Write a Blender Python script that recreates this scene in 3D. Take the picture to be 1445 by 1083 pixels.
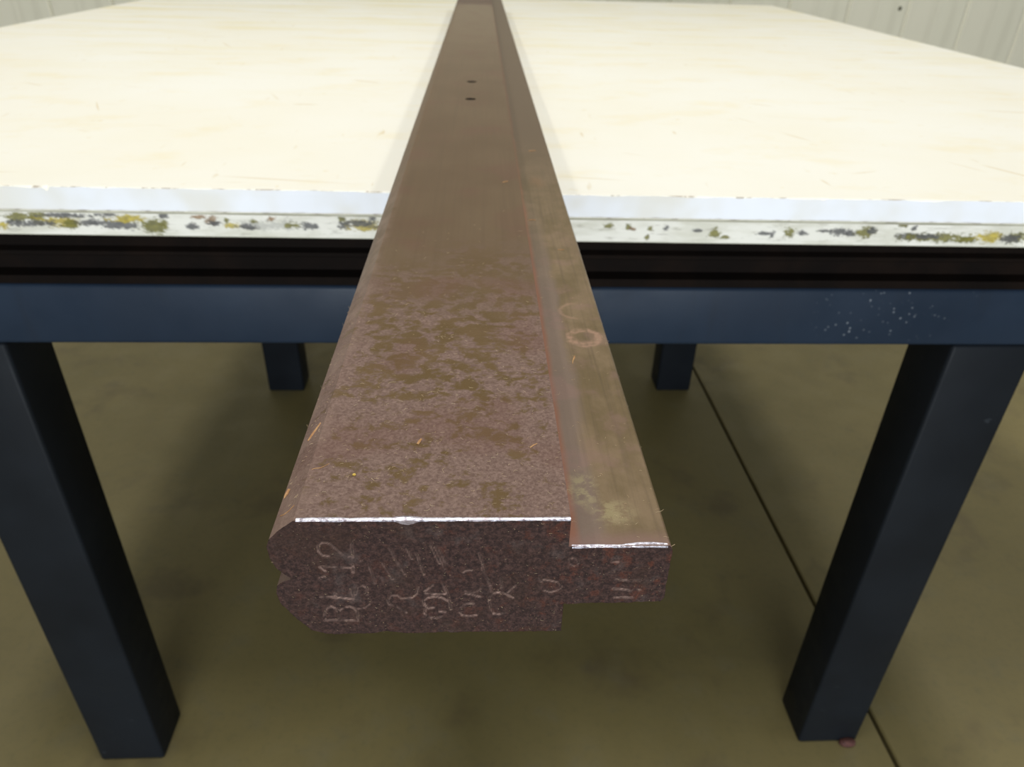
import bpy, bmesh, math, random
import numpy as np
from mathutils import Vector, Matrix

for o in list(bpy.data.objects):
    bpy.data.objects.remove(o)
scene = bpy.context.scene
COL = scene.collection
random.seed(7)
RNG = np.random.default_rng(11)

H = 0.9553            # table height
# ------------------------------------------------------------------ camera
cam_d = bpy.data.cameras.new('camera')
cam = bpy.data.objects.new('camera', cam_d)
COL.objects.link(cam)
r = Vector((0.99915142, -0.0319673, 0.02597158))
u = Vector((-0.00529921, 0.52555195, 0.850745))
f = Vector((0.04084544, 0.85016071, -0.52493658))
cam.matrix_world = Matrix(((r.x, u.x, -f.x, 0.0), (r.y, u.y, -f.y, -0.7), (r.z, u.z, -f.z, 0.2149 + H), (0, 0, 0, 1)))
cam_d.sensor_fit = 'HORIZONTAL'
cam_d.sensor_width = 36.0
cam_d.lens = 36.0 * 1028.1 / 1445.0
cam_d.clip_start = 0.01
cam_d.dof.use_dof = True
cam_d.dof.focus_distance = 0.255
cam_d.dof.aperture_fstop = 20.0
scene.camera = cam

# ------------------------------------------------------------------ light
W = bpy.data.worlds.new('world')
scene.world = W
W.use_nodes = True
W.node_tree.nodes['Background'].inputs[0].default_value = (0.92, 0.97, 1.0, 1)
W.node_tree.nodes['Background'].inputs[1].default_value = 0.20


def area(name, loc, target, sx, sy, power, col):
    d = bpy.data.lights.new(name, 'AREA')
    d.shape = 'RECTANGLE'; d.size = sx; d.size_y = sy; d.energy = power; d.color = col
    o = bpy.data.objects.new(name, d); COL.objects.link(o)
    o.location = loc
    o.rotation_euler = (Vector(target) - Vector(loc)).to_track_quat('-Z', 'Y').to_euler()
    return o


WARM = (1.0, 0.965, 0.88)
area('ceiling_lamp', (-2.3, 1.3, 4.0), (-2.3, 1.3, 0), 0.4, 4.0, 42, WARM)
area('ceiling_lamp', (0.0, 0.1, 4.0), (0.0, 0.1, 0), 0.5, 1.7, 64, (1.0, 0.985, 0.95))
area('ceiling_lamp', (2.3, 1.3, 4.0), (2.3, 1.3, 0), 0.4, 4.0, 42, WARM)
area('front_fill', (0.0, -5.5, 0.98), (0, 0.3, 0.98), 3.2, 1.9, 285, (0.88, 0.94, 1.0))  # added unseen cool fill from the front, shaped to brighten the sheet edge
vs = scene.view_settings
vs.view_transform = 'Standard'
vs.look = 'None'
vs.exposure = 0.0
vs.gamma = 1.0
vs.use_curve_mapping = False


# ------------------------------------------------------------------ node helper
class NT:
    def __init__(self, name):
        self.m = bpy.data.materials.new(name)
        self.m.use_nodes = True
        self.t = self.m.node_tree
        self.b = self.t.nodes['Principled BSDF']
        self._co = None

    def n(self, typ, **kw):
        nd = self.t.nodes.new(typ)
        for k, v in kw.items():
            setattr(nd, k, v)
        return nd

    def put(self, sock, v):
        if hasattr(v, 'is_linked') or isinstance(v, bpy.types.NodeSocket):
            self.t.links.new(v, sock)
        elif isinstance(v, (tuple, list)):
            sock.default_value = (*v, 1.0) if len(v) == 3 and sock.type == 'RGBA' else v
        else:
            sock.default_value = v

    @property
    def co(self):
        if self._co is None:
            self._co = self.n('ShaderNodeTexCoord').outputs['Object']
        return self._co

    def sep(self, v=None):
        s = self.n('ShaderNodeSeparateXYZ')
        self.put(s.inputs[0], v or self.co)
        return s.outputs

    def scaled(self, s, loc=(0, 0, 0), rz=0.0):
        m = self.n('ShaderNodeMapping')
        self.put(m.inputs[0], self.co)
        m.inputs['Scale'].default_value = s
        m.inputs['Location'].default_value = loc
        if rz:
            m0 = self.n('ShaderNodeMapping'); self.put(m0.inputs[0], self.co); m0.inputs['Rotation'].default_value = (0, 0, rz)
            self.put(m.inputs[0], m0.outputs[0])
        return m.outputs[0]

    def noise(self, scale, detail=3, rough=0.55, v=None, dist=0.0):
        nd = self.n('ShaderNodeTexNoise')
        self.put(nd.inputs['Vector'], v or self.co)
        nd.inputs['Scale'].default_value = scale
        nd.inputs['Detail'].default_value = detail
        nd.inputs['Roughness'].default_value = rough
        nd.inputs['Distortion'].default_value = dist
        return nd.outputs[0]

    def rng(self, v, a, b, c=0.0, d=1.0, smooth=True):
        nd = self.n('ShaderNodeMapRange', interpolation_type='SMOOTHSTEP' if smooth else 'LINEAR')
        self.put(nd.inputs[0], v)
        for i, x in enumerate((a, b, c, d)):
            nd.inputs[i + 1].default_value = x
        return nd.outputs[0]

    def math(self, op, a, b=0.0):
        nd = self.n('ShaderNodeMath', operation=op)
        self.put(nd.inputs[0], a); self.put(nd.inputs[1], b)
        return nd.outputs[0]

    def mix(self, fac, a, b, blend='MIX'):
        nd = self.n('ShaderNodeMix', data_type='RGBA', blend_type=blend)
        self.put(nd.inputs[0], fac); self.put(nd.inputs[6], a); self.put(nd.inputs[7], b)
        return nd.outputs[2]

    def attr(self, name):
        return self.n('ShaderNodeAttribute', attribute_name=name).outputs

    def done(self, color, rough=0.5, bump=None, dist=0.001, strength=1.0, metal=0.0, spec=0.5):
        self.put(self.b.inputs['Base Color'], color)
        self.put(self.b.inputs['Roughness'], rough)
        self.put(self.b.inputs['Metallic'], metal)
        self.b.inputs['Specular IOR Level'].default_value = spec
        if bump is not None:
            bn = self.n('ShaderNodeBump')
            bn.inputs['Distance'].default_value = dist
            bn.inputs['Strength'].default_value = strength
            self.put(bn.inputs['Height'], bump)
            self.t.links.new(bn.outputs[0], self.b.inputs['Normal'])
        return self.m


def S(r_, g_, b_):
    """sRGB 0..255 to linear"""
    return tuple((c / 255 / 12.92) if c / 255 < 0.04045 else ((c / 255 + 0.055) / 1.055) ** 2.4 for c in (r_, g_, b_))


# ------------------------------------------------------------------ materials
def mat_bar():
    k = NT('worn_brown_steel')
    x, y, z = k.sep()
    fine = k.noise(900, 3, 0.7)
    blot = k.noise(120, 7, 0.66, k.scaled((0.9, 1.1, 1.0)), 0.25)
    big = k.noise(14, 3, 0.5)
    streak = k.noise(1.0, 3, 0.6, k.scaled((420, 7, 420)))
    yn = k.math('ADD', y, k.math('MULTIPLY', k.math('SUBTRACT', k.noise(28, 4), 0.5), 0.16))
    near = k.rng(yn, -0.24, -0.43)
    smooth = k.mix(k.rng(big, 0.3, 0.7), S(92, 71, 48), S(99, 79, 56))
    smooth = k.mix(k.rng(streak, 0.42, 0.7, 0, 0.45), smooth, S(86, 67, 46))
    smooth = k.mix(k.rng(y, 0.0, 1.4, 0.0, 0.55), smooth, S(132, 116, 94))  # greyer towards the far end: glancing reflection put into the colour
    # pitted end: purplish scale over smooth oily olive patches
    bias = k.math('ADD', blot, k.rng(y, -0.40, -0.515, 0.0, 0.07))
    bias = k.math('ADD', bias, k.rng(x, -0.05, -0.062, 0.0, 0.09))
    bias = k.math('ADD', bias, k.rng(x, 0.0, 0.03, 0.0, 0.05))
    pm = k.rng(bias, 0.455, 0.565)
    scale = k.mix(k.rng(fine, 0.3, 0.75), S(98, 75, 66), S(137, 113, 102))
    olive = k.mix(k.rng(k.noise(40, 2), 0.35, 0.65), S(93, 71, 36), S(100, 77, 46))
    pit = k.mix(pm, olive, scale)
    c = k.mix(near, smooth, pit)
    reddish = k.math('MULTIPLY', k.rng(k.noise(22, 2, 0.5, k.scaled((1, 1, 1), (3, 5, 1))), 0.52, 0.7), 0.30)
    c = k.mix(reddish, c, S(98, 62, 50))
    edge = k.math('MULTIPLY', k.rng(x, -0.0565, -0.066), k.rng(k.noise(70, 3), 0.35, 0.65, 0.1, 0.8))
    c = k.mix(edge, c, k.mix(k.rng(y, -0.30, -0.05), S(134, 111, 98), S(106, 80, 54)))
    # dark red rust at the far tip
    c = k.mix(k.math('MULTIPLY', k.rng(k.math('ADD', y, k.math('MULTIPLY', k.noise(60, 2), 0.06)), 1.485, 1.52), 0.8), c, S(82, 54, 44))
    # tiny bright glints of bare metal and grit
    sp = k.rng(k.noise(1500, 2, 0.8), 0.73, 0.80)
    c = k.mix(k.math('MULTIPLY', sp, k.rng(near, 0, 1, 0.25, 0.7)), c, S(205, 178, 165))
    bump = k.math('ADD', k.math('MULTIPLY', k.math('MULTIPLY', pm, near), 0.5), k.math('MULTIPLY', fine, k.rng(near, 0, 1, 0.12, 0.75)))
    rough = k.mix(k.math('MULTIPLY', pm, near), (0.47,) * 3, (0.6,) * 3)
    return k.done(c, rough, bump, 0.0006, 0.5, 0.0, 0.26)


def mat_tongue():
    k = NT('worn_olive_steel')
    x, y, z = k.sep()
    fine = k.noise(800, 3, 0.7)
    streak = k.noise(1.0, 4, 0.6, k.scaled((500, 9, 500)))
    mot = k.noise(60, 4, 0.6, k.scaled((1, 0.7, 1)))
    c = k.mix(k.rng(mot, 0.35, 0.68), S(103, 86, 57), S(124, 104, 78))
    c = k.mix(k.rng(streak, 0.45, 0.7, 0, 0.4), c, S(78, 64, 46))
    near = k.rng(y, -0.12, -0.35)
    c = k.mix(k.rng(y, 0.1, -0.25), S(94, 76, 57), c)
    grey = k.math('MULTIPLY', k.rng(k.math('ADD', x, k.math('MULTIPLY', k.math('SUBTRACT', mot, 0.5), 0.01)), 0.043, 0.037), near)
    c = k.mix(k.math('MULTIPLY', grey, 0.75), c, S(120, 102, 92))
    red = k.math('MULTIPLY', k.rng(k.math('ADD', x, k.math('MULTIPLY', k.noise(25, 2), 0.003)), 0.0338, 0.0305), k.rng(y, 0.1, -0.4, 0.45, 1.0))
    c = k.mix(k.math('MULTIPLY', red, 0.75), c, S(136, 84, 60))
    pink = k.math('MULTIPLY', k.rng(k.noise(45, 4, 0.6, k.scaled((1, 1, 1), (9, 2, 0))), 0.50, 0.64), near)
    pink = k.math('MAXIMUM', k.math('MULTIPLY', pink, 0.35), k.rng(k.math('ADD', y, k.math('MULTIPLY', mot, 0.012)), -0.507, -0.5175, 0, 0.7))
    c = k.mix(pink, c, S(134, 104, 96))

    def blob(cx, cy, rx, ry):
        a_ = k.math('POWER', k.math('DIVIDE', k.math('SUBTRACT', x, cx), rx), 2.0)
        b_ = k.math('POWER', k.math('DIVIDE', k.math('SUBTRACT', y, cy), ry), 2.0)
        return k.math('SQRT', k.math('ADD', a_, b_))
    # pale yellowish stain near the end
    st = k.math('MAXIMUM', k.rng(blob(0.0352, -0.494, 0.007, 0.013), 1.15, 0.3), k.rng(blob(0.0445, -0.5065, 0.0095, 0.0085), 1.15, 0.3))
    st = k.math('MULTIPLY', st, k.rng(k.noise(210, 5, 0.7), 0.42, 0.60))
    c = k.mix(k.math('MULTIPLY', st, 0.6), c, S(158, 146, 108))
    # pale ring left by a washer
    d = k.math('ADD', blob(0.0497, -0.3752, 0.0092, 0.0098), k.math('MULTIPLY', k.math('SUBTRACT', k.noise(160, 3), 0.5), 0.5))
    ring = k.math('MULTIPLY', k.rng(d, 0.45, 0.72), k.rng(d, 1.12, 0.88))
    ring = k.math('MULTIPLY', ring, k.rng(k.noise(380, 3), 0.33, 0.62, 0.25, 1.0))
    d2 = k.math('ADD', blob(0.0485, -0.345, 0.009, 0.010), k.math('MULTIPLY', k.math('SUBTRACT', k.noise(160, 3), 0.5), 0.5))
    arc = k.math('MULTIPLY', k.math('MULTIPLY', k.rng(d2, 0.72, 0.9), k.rng(d2, 1.1, 0.95)), k.rng(x, 0.052, 0.046, 0.0, 0.5))
    c = k.mix(k.math('MULTIPLY', k.math('MAXIMUM', ring, arc), 0.85), c, S(158, 126, 104))
    sm = k.math('MULTIPLY', k.rng(blob(0.0438, -0.105, 0.007, 0.016), 1.3, 0.2), k.rng(k.noise(200, 3), 0.35, 0.65, 0.2, 0.6))
    c = k.mix(sm, c, S(120, 88, 58))
    sc = k.rng(k.noise(1.0, 2, 0.5, k.scaled((60, 1500, 60))), 0.70, 0.78)
    sc = k.math('MULTIPLY', sc, k.rng(k.noise(70, 2), 0.5, 0.62))
    c = k.mix(k.math('MULTIPLY', sc, 0.6), c, S(140, 118, 92))
    sp = k.rng(k.noise(1500, 2, 0.8), 0.75, 0.82)
    c = k.mix(k.math('MULTIPLY', sp, 0.4), c, S(200, 172, 150))
    return k.done(c, 0.46, fine, 0.0005, 0.28, 0.0, 0.28)


def mat_end():
    k = NT('rough_rusted_steel')
    _s = k.n('ShaderNodeSeparateColor'); k.put(_s.inputs[0], k.attr('lip_light')[0])
    lip_light = _s.outputs[0]; cav_shade = _s.outputs[1]
    fine = k.noise(1300, 4, 0.75)
    mid = k.noise(520, 5, 0.75)
    big = k.noise(60, 3, 0.55)
    x, y, z = k.sep()
    c = k.mix(k.rng(mid, 0.38, 0.66), S(47, 32, 30), S(86, 62, 56))
    c = k.mix(k.math('MULTIPLY', k.rng(k.noise(190, 5, 0.7, k.scaled((1, 1, 1), (4, 0, 9))), 0.52, 0.66), k.rng(x, -0.04, 0.06, 0.25, 0.8)), c, S(98, 54, 40))
    c = k.mix(k.math('MULTIPLY', k.rng(k.noise(85, 4, 0.6, k.scaled((1, 1, 1), (1, 2, 3))), 0.54, 0.68), 0.5), c, S(92, 80, 76))
    c = k.mix(k.math('MULTIPLY', k.rng(big, 0.5, 0.7), 0.5), c, S(66, 46, 36))
    c = k.mix(k.rng(fine, 0.4, 0.66, 0.0, 0.6), c, S(28, 17, 17))
    sp = k.rng(k.noise(900, 3, 0.8, k.scaled((0.7, 1, 1.3))), 0.68, 0.76)
    c = k.mix(k.math('MULTIPLY', sp, 0.65), c, S(172, 130, 98))
    c = k.mix(k.math('MULTIPLY', cav_shade, 0.75), c, S(20, 13, 12))  # shade inside the stamped strokes, put into the colour
    c = k.mix(k.math('MULTIPLY', lip_light, 0.9), c, S(200, 164, 148))  # painted highlight along the lower side of the strokes
    b = k.math('ADD', k.math('MULTIPLY', fine, 0.6), mid)
    return k.done(c, 0.62, b, 0.0010, 0.8, 0.0, 0.25)


def mat_burr():
    k = NT('bright_bare_steel_edge')
    n_ = k.noise(700, 3, 0.7)
    patch = k.rng(k.noise(55, 3, 0.6, k.scaled((1, 0.2, 0.2))), 0.30, 0.46)
    c = k.mix(k.rng(n_, 0.3, 0.62), S(120, 108, 114), S(214, 212, 224))
    c = k.mix(patch, S(150, 126, 122), c)
    x, y, z = k.sep()
    chip = k.rng(k.math('ABSOLUTE', k.math('ADD', x, 0.0262)), 0.0042, 0.0030)
    chip = k.math('MULTIPLY', chip, k.rng(z, 0.0537, 0.0534))
    c = k.mix(chip, c, S(72, 53, 53))
    patch = k.math('MULTIPLY', patch, k.math('SUBTRACT', 1.0, chip))
    return k.done(c, 0.38, n_, 0.0004, 0.5, k.rng(patch, 0, 1, 0.1, 0.55), 0.6)


def mat_plastic_top():
    k = NT('yellowed_white_plastic_face')
    x, y, z = k.sep()
    big = k.noise(2.6, 4, 0.55)
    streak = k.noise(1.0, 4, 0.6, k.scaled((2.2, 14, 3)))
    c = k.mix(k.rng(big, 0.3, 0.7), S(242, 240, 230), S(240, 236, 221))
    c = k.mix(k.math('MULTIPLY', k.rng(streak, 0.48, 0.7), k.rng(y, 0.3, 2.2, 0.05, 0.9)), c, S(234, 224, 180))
    s1 = k.rng(k.noise(1.0, 2, 0.5, k.scaled((9, 75, 1))), 0.68, 0.74)
    s1 = k.math('MULTIPLY', s1, k.rng(k.noise(5, 2), 0.52, 0.62))
    s2 = k.rng(k.noise(1.0, 2, 0.5, k.scaled((90, 14, 1), (3, 1, 0))), 0.68, 0.75)
    s2 = k.math('MULTIPLY', s2, k.rng(k.noise(6, 2, 0.5, k.scaled((1, 1, 1), (7, 3, 0))), 0.5, 0.62))
    for q, (rz_, fx, fy, lo_) in enumerate(((0.5, 5, 70, 0.69), (-0.35, 6, 90, 0.70), (1.1, 4, 80, 0.68), (0.15, 3, 60, 0.69))):
        s3 = k.rng(k.noise(1.0, 2, 0.5, k.scaled((fx, fy, 1), (q * 3, q, 0), rz_)), lo_, lo_ + 0.06)
        s3 = k.math('MULTIPLY', s3, k.rng(k.noise(3.5, 2, 0.5, k.scaled((1, 1, 1), (q * 5, 2, 0))), 0.48, 0.62))
        s1 = k.math('MAXIMUM', s1, s3)
    c = k.mix(k.math('MULTIPLY', k.math('MAXIMUM', s1, s2), 0.5), c, S(205, 180, 124))
    c = k.mix(k.math('MULTIPLY', k.rng(k.noise(38, 3, 0.6), 0.66, 0.76), 0.35), c, S(220, 202, 150))
    yb = k.math('MULTIPLY', k.rng(k.noise(7, 4, 0.65, k.scaled((1, 1.6, 1), (2, 8, 0))), 0.50, 0.74), 0.38)
    c = k.mix(yb, c, S(236, 222, 178))
    return k.done(c, 0.5, k.noise(140, 3), 0.0006, 0.25, 0.0, 0.35)


def mat_plastic_edge():
    k = NT('white_plastic_sawn_edge')
    x, y, z = k.sep()
    n_ = k.noise(9, 3, 0.6)
    c = k.mix(k.rng(n_, 0.42, 0.72), S(236, 239, 245), S(226, 224, 216))
    c = k.mix(k.rng(x, -0.40, -0.46, 0, 0.8), c, S(226, 223, 212))
    nick = k.rng(k.noise(1.0, 1, 0.5, k.scaled((130, 1, 12))), 0.77, 0.80)
    c = k.mix(k.math('MULTIPLY', nick, 0.35), c, S(150, 145, 140))
    # grime creeping along the top and bottom corners
    zz = k.math('ADD', z, k.math('MULTIPLY', k.math('SUBTRACT', k.noise(1.0, 4, 0.6, k.scaled((60, 10, 60))), 0.5), 0.004))
    c = k.mix(k.math('MULTIPLY', k.rng(zz, 0.0022, 0.0007), k.rng(k.noise(25, 2), 0.4, 0.6, 0.2, 0.75)), c, S(120, 108, 92))
    return k.done(c, 0.5, k.noise(300, 2), 0.0004, 0.2, 0.0, 0.3)


def mat_plastic_rim():
    k = NT('grimy_plastic_corner')
    m_ = k.rng(k.noise(1.0, 4, 0.65, k.scaled((45, 8, 8))), 0.50, 0.62)
    return k.done(k.mix(k.math('MULTIPLY', m_, 0.75), S(240, 236, 222), S(150, 132, 112)), 0.6)


def mat_old_edge():
    k = NT('mossy_paint_stained_edge')
    st = k.attr('stain')
    base = k.mix(k.rng(k.noise(1.0, 4, 0.6, k.scaled((16, 16, 60))), 0.40, 0.66), S(229, 227, 217), S(207, 205, 190))
    base = k.mix(k.math('MULTIPLY', k.rng(k.noise(1.0, 3, 0.6, k.scaled((45, 40, 220))), 0.56, 0.7), 0.5), base, S(160, 156, 140))
    c = k.mix(st[3], base, st[0])
    return k.done(c, 0.6, k.noise(260, 3), 0.0006, 0.4)


def mat_old_face():
    k = NT('old_plastic_underside')
    return k.done(k.mix(k.rng(k.noise(12, 3), 0.3, 0.7), S(200, 198, 182), S(170, 168, 150)), 0.6)


def mat_blue():
    k = NT('dark_blue_painted_steel')
    x, y, z = k.sep()
    c = k.mix(k.rng(k.noise(7, 3), 0.3, 0.7), S(25, 37, 52), S(29, 42, 58))
    c = k.mix(k.rng(k.noise(1.0, 3, 0.6, k.scaled((30, 30, 4))), 0.58, 0.75, 0, 0.3), c, S(28, 31, 36))
    # pale paint spatter on the right of the apron
    v = k.n('ShaderNodeTexVoronoi', feature='F1')
    k.put(v.inputs['Vector'], k.co); v.inputs['Scale'].default_value = 150; v.inputs['Randomness'].default_value = 1.0
    dot = k.rng(k.math('ADD', v.outputs['Distance'], k.math('MULTIPLY', k.noise(400, 2), 0.10)), 0.34, 0.12)
    pick = k.rng(k.noise(26, 4, 0.7), 0.46, 0.60)
    reg = k.math('MULTIPLY', k.rng(x, 0.36, 0.42), k.rng(x, 0.56, 0.50))
    reg = k.math('MULTIPLY', reg, k.rng(z, H - 0.178, H - 0.155))
    c = k.mix(k.math('MULTIPLY', k.math('MULTIPLY', dot, pick), k.math('MULTIPLY', reg, 0.6)), c, S(150, 156, 162))
    # rubbed scuffs
    sc = k.rng(k.noise(1.0, 2, 0.5, k.scaled((16, 16, 140))), 0.70, 0.76)
    sc = k.math('MULTIPLY', sc, k.rng(k.noise(6, 2), 0.55, 0.65))
    c = k.mix(k.math('MULTIPLY', sc, 0.16), c, S(130, 140, 150))
    return k.done(c, k.rng(k.noise(18, 3), 0.3, 0.7, 0.42, 0.55), k.noise(150, 3), 0.0005, 0.2, 0.0, 0.22)


def mat_blue_shaded():
    k = NT('worn_shaded_blue_paint')
    x, y, z = k.sep()
    c = k.mix(k.rng(k.noise(5, 3), 0.3, 0.7), S(20, 23, 27), S(25, 29, 34))  # apron blue repeated darker, the shade on the legs put into the colour
    sc = k.rng(k.noise(1.0, 2, 0.5, k.scaled((40, 40, 90))), 0.69, 0.76)
    sc = k.math('MULTIPLY', sc, k.rng(k.noise(4, 2), 0.54, 0.64))
    c = k.mix(k.math('MULTIPLY', sc, 0.2), c, S(80, 86, 92))
    return k.done(c, k.rng(k.noise(14, 3), 0.3, 0.7, 0.45, 0.6), k.noise(150, 3), 0.0005, 0.2, 0.0, 0.12)


def mat_dark():
    k = NT('black_brown_steel_channel')
    c = k.mix(k.rng(k.noise(14, 4, 0.6), 0.4, 0.7), S(17, 13, 11), S(24, 17, 13))
    return k.done(c, 0.8, k.noise(200, 3), 0.0005, 0.2, 0.0, 0.06)


def mat_floor():
    k = NT('sealed_olive_concrete')
    a_ = k.noise(1.6, 4, 0.6, None, 0.3)
    b_ = k.noise(9, 5, 0.65)
    c = k.mix(k.rng(a_, 0.3, 0.7), S(122, 111, 71), S(138, 125, 82))
    c = k.mix(k.rng(b_, 0.50, 0.72, 0, 0.5), c, S(128, 120, 90))
    c = k.mix(k.rng(k.noise(4.5, 4, 0.6, k.scaled((1, 1, 1), (5, 5, 0))), 0.54, 0.72, 0, 0.45), c, S(90, 76, 58))
    c = k.mix(k.rng(k.noise(70, 4, 0.7), 0.45, 0.8, 0, 0.25), c, S(90, 86, 64))
    return k.done(c, k.rng(b_, 0.3, 0.7, 0.42, 0.6), k.noise(120, 4), 0.0008, 0.15, 0.0, 0.4)


def mat_joint():
    k = NT('dark_joint_dirt')
    return k.done(k.mix(k.noise(60, 3), S(60, 52, 38), S(84, 74, 54)), 0.9)


def mat_wall():
    k = NT('pale_green_grey_sheet_metal')
    c = k.mix(k.rng(k.noise(1.2, 3), 0.3, 0.7), S(236, 232, 213), S(229, 227, 207))
    c = k.mix(k.rng(k.noise(1.0, 3, 0.6, k.scaled((12, 12, 0.8))), 0.5, 0.75, 0, 0.35), c, S(208, 204, 184))
    return k.done(c, 0.5, k.noise(4, 2), 0.002, 0.2, 0.0, 0.3)


def mat_plain(name, a_, b_, rough=0.6, scale=200):
    k = NT(name)
    return k.done(k.mix(k.rng(k.noise(scale, 3), 0.3, 0.7), a_, b_), rough, k.noise(scale * 3, 2), 0.0003, 0.3)


M = dict(blue_shaded=mat_blue_shaded(), bar=mat_bar(), tongue=mat_tongue(), end=mat_end(), burr=mat_burr(), ptop=mat_plastic_top(), pedge=mat_plastic_edge(),
         prim=mat_plastic_rim(), oedge=mat_old_edge(), oface=mat_old_face(), blue=mat_blue(), dark=mat_dark(), floor=mat_floor(),
         joint=mat_joint(), wall=mat_wall(),
         hole=mat_plain('dark_oily_hole', S(36, 28, 22), S(52, 40, 30)),
         wood=mat_plain('pale_wood_sliver', S(188, 146, 96), S(164, 116, 70), 0.6, 500),
         crumb=mat_plain('yellow_crumb', S(226, 196, 96), S(206, 170, 70), 0.6, 700),
         lint=mat_plain('pale_lint', S(216, 196, 160), S(190, 160, 120), 0.8, 300),
         rust=mat_plain('red_rust', S(88, 50, 42), S(70, 40, 36), 0.8, 180),
         screw=mat_plain('dull_screw_head', S(120, 118, 98), S(100, 98, 82), 0.5, 60))


# ------------------------------------------------------------------ object helpers
def obj(name, me, mats, parent=None, loc=None, rotz=0.0):
    if isinstance(me, bmesh.types.BMesh):
        bm = me
        me = bpy.data.meshes.new(name)
        bm.to_mesh(me); bm.free()
    for m_ in (mats if isinstance(mats, (list, tuple)) else [mats]):
        if m_ is not None and m_.name not in [q.name for q in me.materials]:
            me.materials.append(m_)
    o = bpy.data.objects.new(name, me)
    COL.objects.link(o)
    if parent is not None:
        o.parent = parent
    if loc is not None:
        o.location = loc
    o.rotation_euler.z = rotz
    return o


def empty(name, loc=(0, 0, 0), rotz=0.0, label=None, cat=None, group=None):
    o = bpy.data.objects.new(name, None)
    COL.objects.link(o)
    o.empty_display_size = 0.05
    o.location = loc
    o.rotation_euler.z = rotz
    return tag(o, label, cat, group)


def tag(o, label=None, cat=None, group=None, kind=None):
    for k_, v_ in (('label', label), ('category', cat), ('group', group), ('kind', kind)):
        if v_:
            o[k_] = v_
    return o


def box(bm, x0, x1, y0, y1, z0, z1, bev=0.0, seg=2):
    vs_ = [bm.verts.new((x, y, z)) for x in (x0, x1) for y in (y0, y1) for z in (z0, z1)]
    idx = [(0, 1, 3, 2), (4, 6, 7, 5), (0, 4, 5, 1), (2, 3, 7, 6), (0, 2, 6, 4), (1, 5, 7, 3)]
    fs = [bm.faces.new([vs_[i] for i in q]) for q in idx]
    bmesh.ops.recalc_face_normals(bm, faces=fs)
    if bev > 0:
        es = list({e for f_ in fs for e in f_.edges})
        bmesh.ops.bevel(bm, geom=es, offset=bev, segments=seg, profile=0.5, affect='EDGES')


def box_obj(name, dims, m_, parent=None, bev=0.0, seg=2, smooth=True, **kw):
    bm = bmesh.new()
    box(bm, *dims, bev=bev, seg=seg)
    if smooth and bev > 0:
        for f_ in bm.faces:
            f_.smooth = True
    o = obj(name, bm, m_, parent, **kw)
    return o


def vnoise(x, y, seed=0):
    """smooth value noise, vectorised"""
    x = np.asarray(x, float); y = np.asarray(y, float)
    xi = np.floor(x).astype(np.int64); yi = np.floor(y).astype(np.int64)
    xf = x - xi; yf = y - yi
    xf = xf * xf * (3 - 2 * xf); yf = yf * yf * (3 - 2 * yf)

    def h(a, b):
        n = (a * 374761393 + b * 668265263 + seed * 1442695041) & 0x7fffffff
        n = ((n ^ (n >> 13)) * 1274126177) & 0x7fffffff
        return ((n ^ (n >> 16)) & 0xffff) / 65535.0
    return (h(xi, yi) * (1 - xf) + h(xi + 1, yi) * xf) * (1 - yf) + (h(xi, yi + 1) * (1 - xf) + h(xi + 1, yi + 1) * xf) * yf


def fbm(x, y, oct_=4, seed=0, gain=0.55):
    s = 0; a_ = 1; t = 0
    for i in range(oct_):
        s = s + a_ * vnoise(x * 2 ** i, y * 2 ** i, seed + i * 17); t += a_; a_ *= gain
    return s / t - 0.5


# ------------------------------------------------------------------ setting: floor
floor_bm = bmesh.new()
box(floor_bm, -7, 7, -6, 4.3, -0.06, -0.014)
floor = tag(obj('floor', floor_bm, M['joint']), kind='structure')


def jx(y):
    return 0.6995 - 0.0165 * y


def slab(x0a, x0b, x1a, x1b, y0, y1):
    bm = bmesh.new()
    lo = [bm.verts.new((x, y, -0.016)) for x, y in ((x0a, y0), (x1a, y0), (x1b, y1), (x0b, y1))]
    e = 0.0025
    mid = [bm.verts.new((x, y, -0.0025)) for x, y in ((x0a, y0), (x1a, y0), (x1b, y1), (x0b, y1))]
    hi = [bm.verts.new((x, y, 0)) for x, y in ((x0a + e, y0 + e), (x1a - e, y0 + e), (x1b - e, y1 - e), (x0b + e, y1 - e))]
    bm.faces.new(hi)
    for a_, b_ in ((lo, mid), (mid, hi)):
        for i in range(4):
            j = (i + 1) % 4
            bm.faces.new((a_[i], a_[j], b_[j], b_[i]))
    obj('concrete_slab', bm, M['floor'], floor)


g = 0.004
YB = 4.25
slab(-7, -7, jx(-6) - g, jx(YB) - g, -6, YB)
slab(jx(-6) + g, jx(YB) + g, 7, 7, -6, YB)

# ------------------------------------------------------------------ setting: back wall of ribbed sheet-metal panels
WY = 4.0
wall_bm = bmesh.new()
box(wall_bm, -7, 7, WY + 0.03, WY + 0.15, 0.0, 4.2)
wall = tag(obj('wall_back', wall_bm, M['wall']), kind='structure')
PW = 0.352


def panel_mesh():
    bm = bmesh.new()
    prof = [(0.0, 0.012), (0.005, 0.010), (0.012, 0.001), (0.020, 0.0), (PW * 0.5 - 0.02, 0.0), (PW * 0.5, 0.0015), (PW * 0.5 + 0.02, 0.0), (PW - 0.014, 0.0), (PW - 0.008, 0.002), (PW - 0.001, 0.012)]
    a_ = [bm.verts.new((x, y, 0.0)) for x, y in prof]
    b_ = [bm.verts.new((x, y, 4.2)) for x, y in prof]
    for i in range(len(prof) - 1):
        bm.faces.new((a_[i], a_[i + 1], b_[i + 1], b_[i]))
    me = bpy.data.meshes.new('wall_panel'); bm.to_mesh(me); bm.free()
    me.materials.append(M['wall'])
    return me


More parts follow.
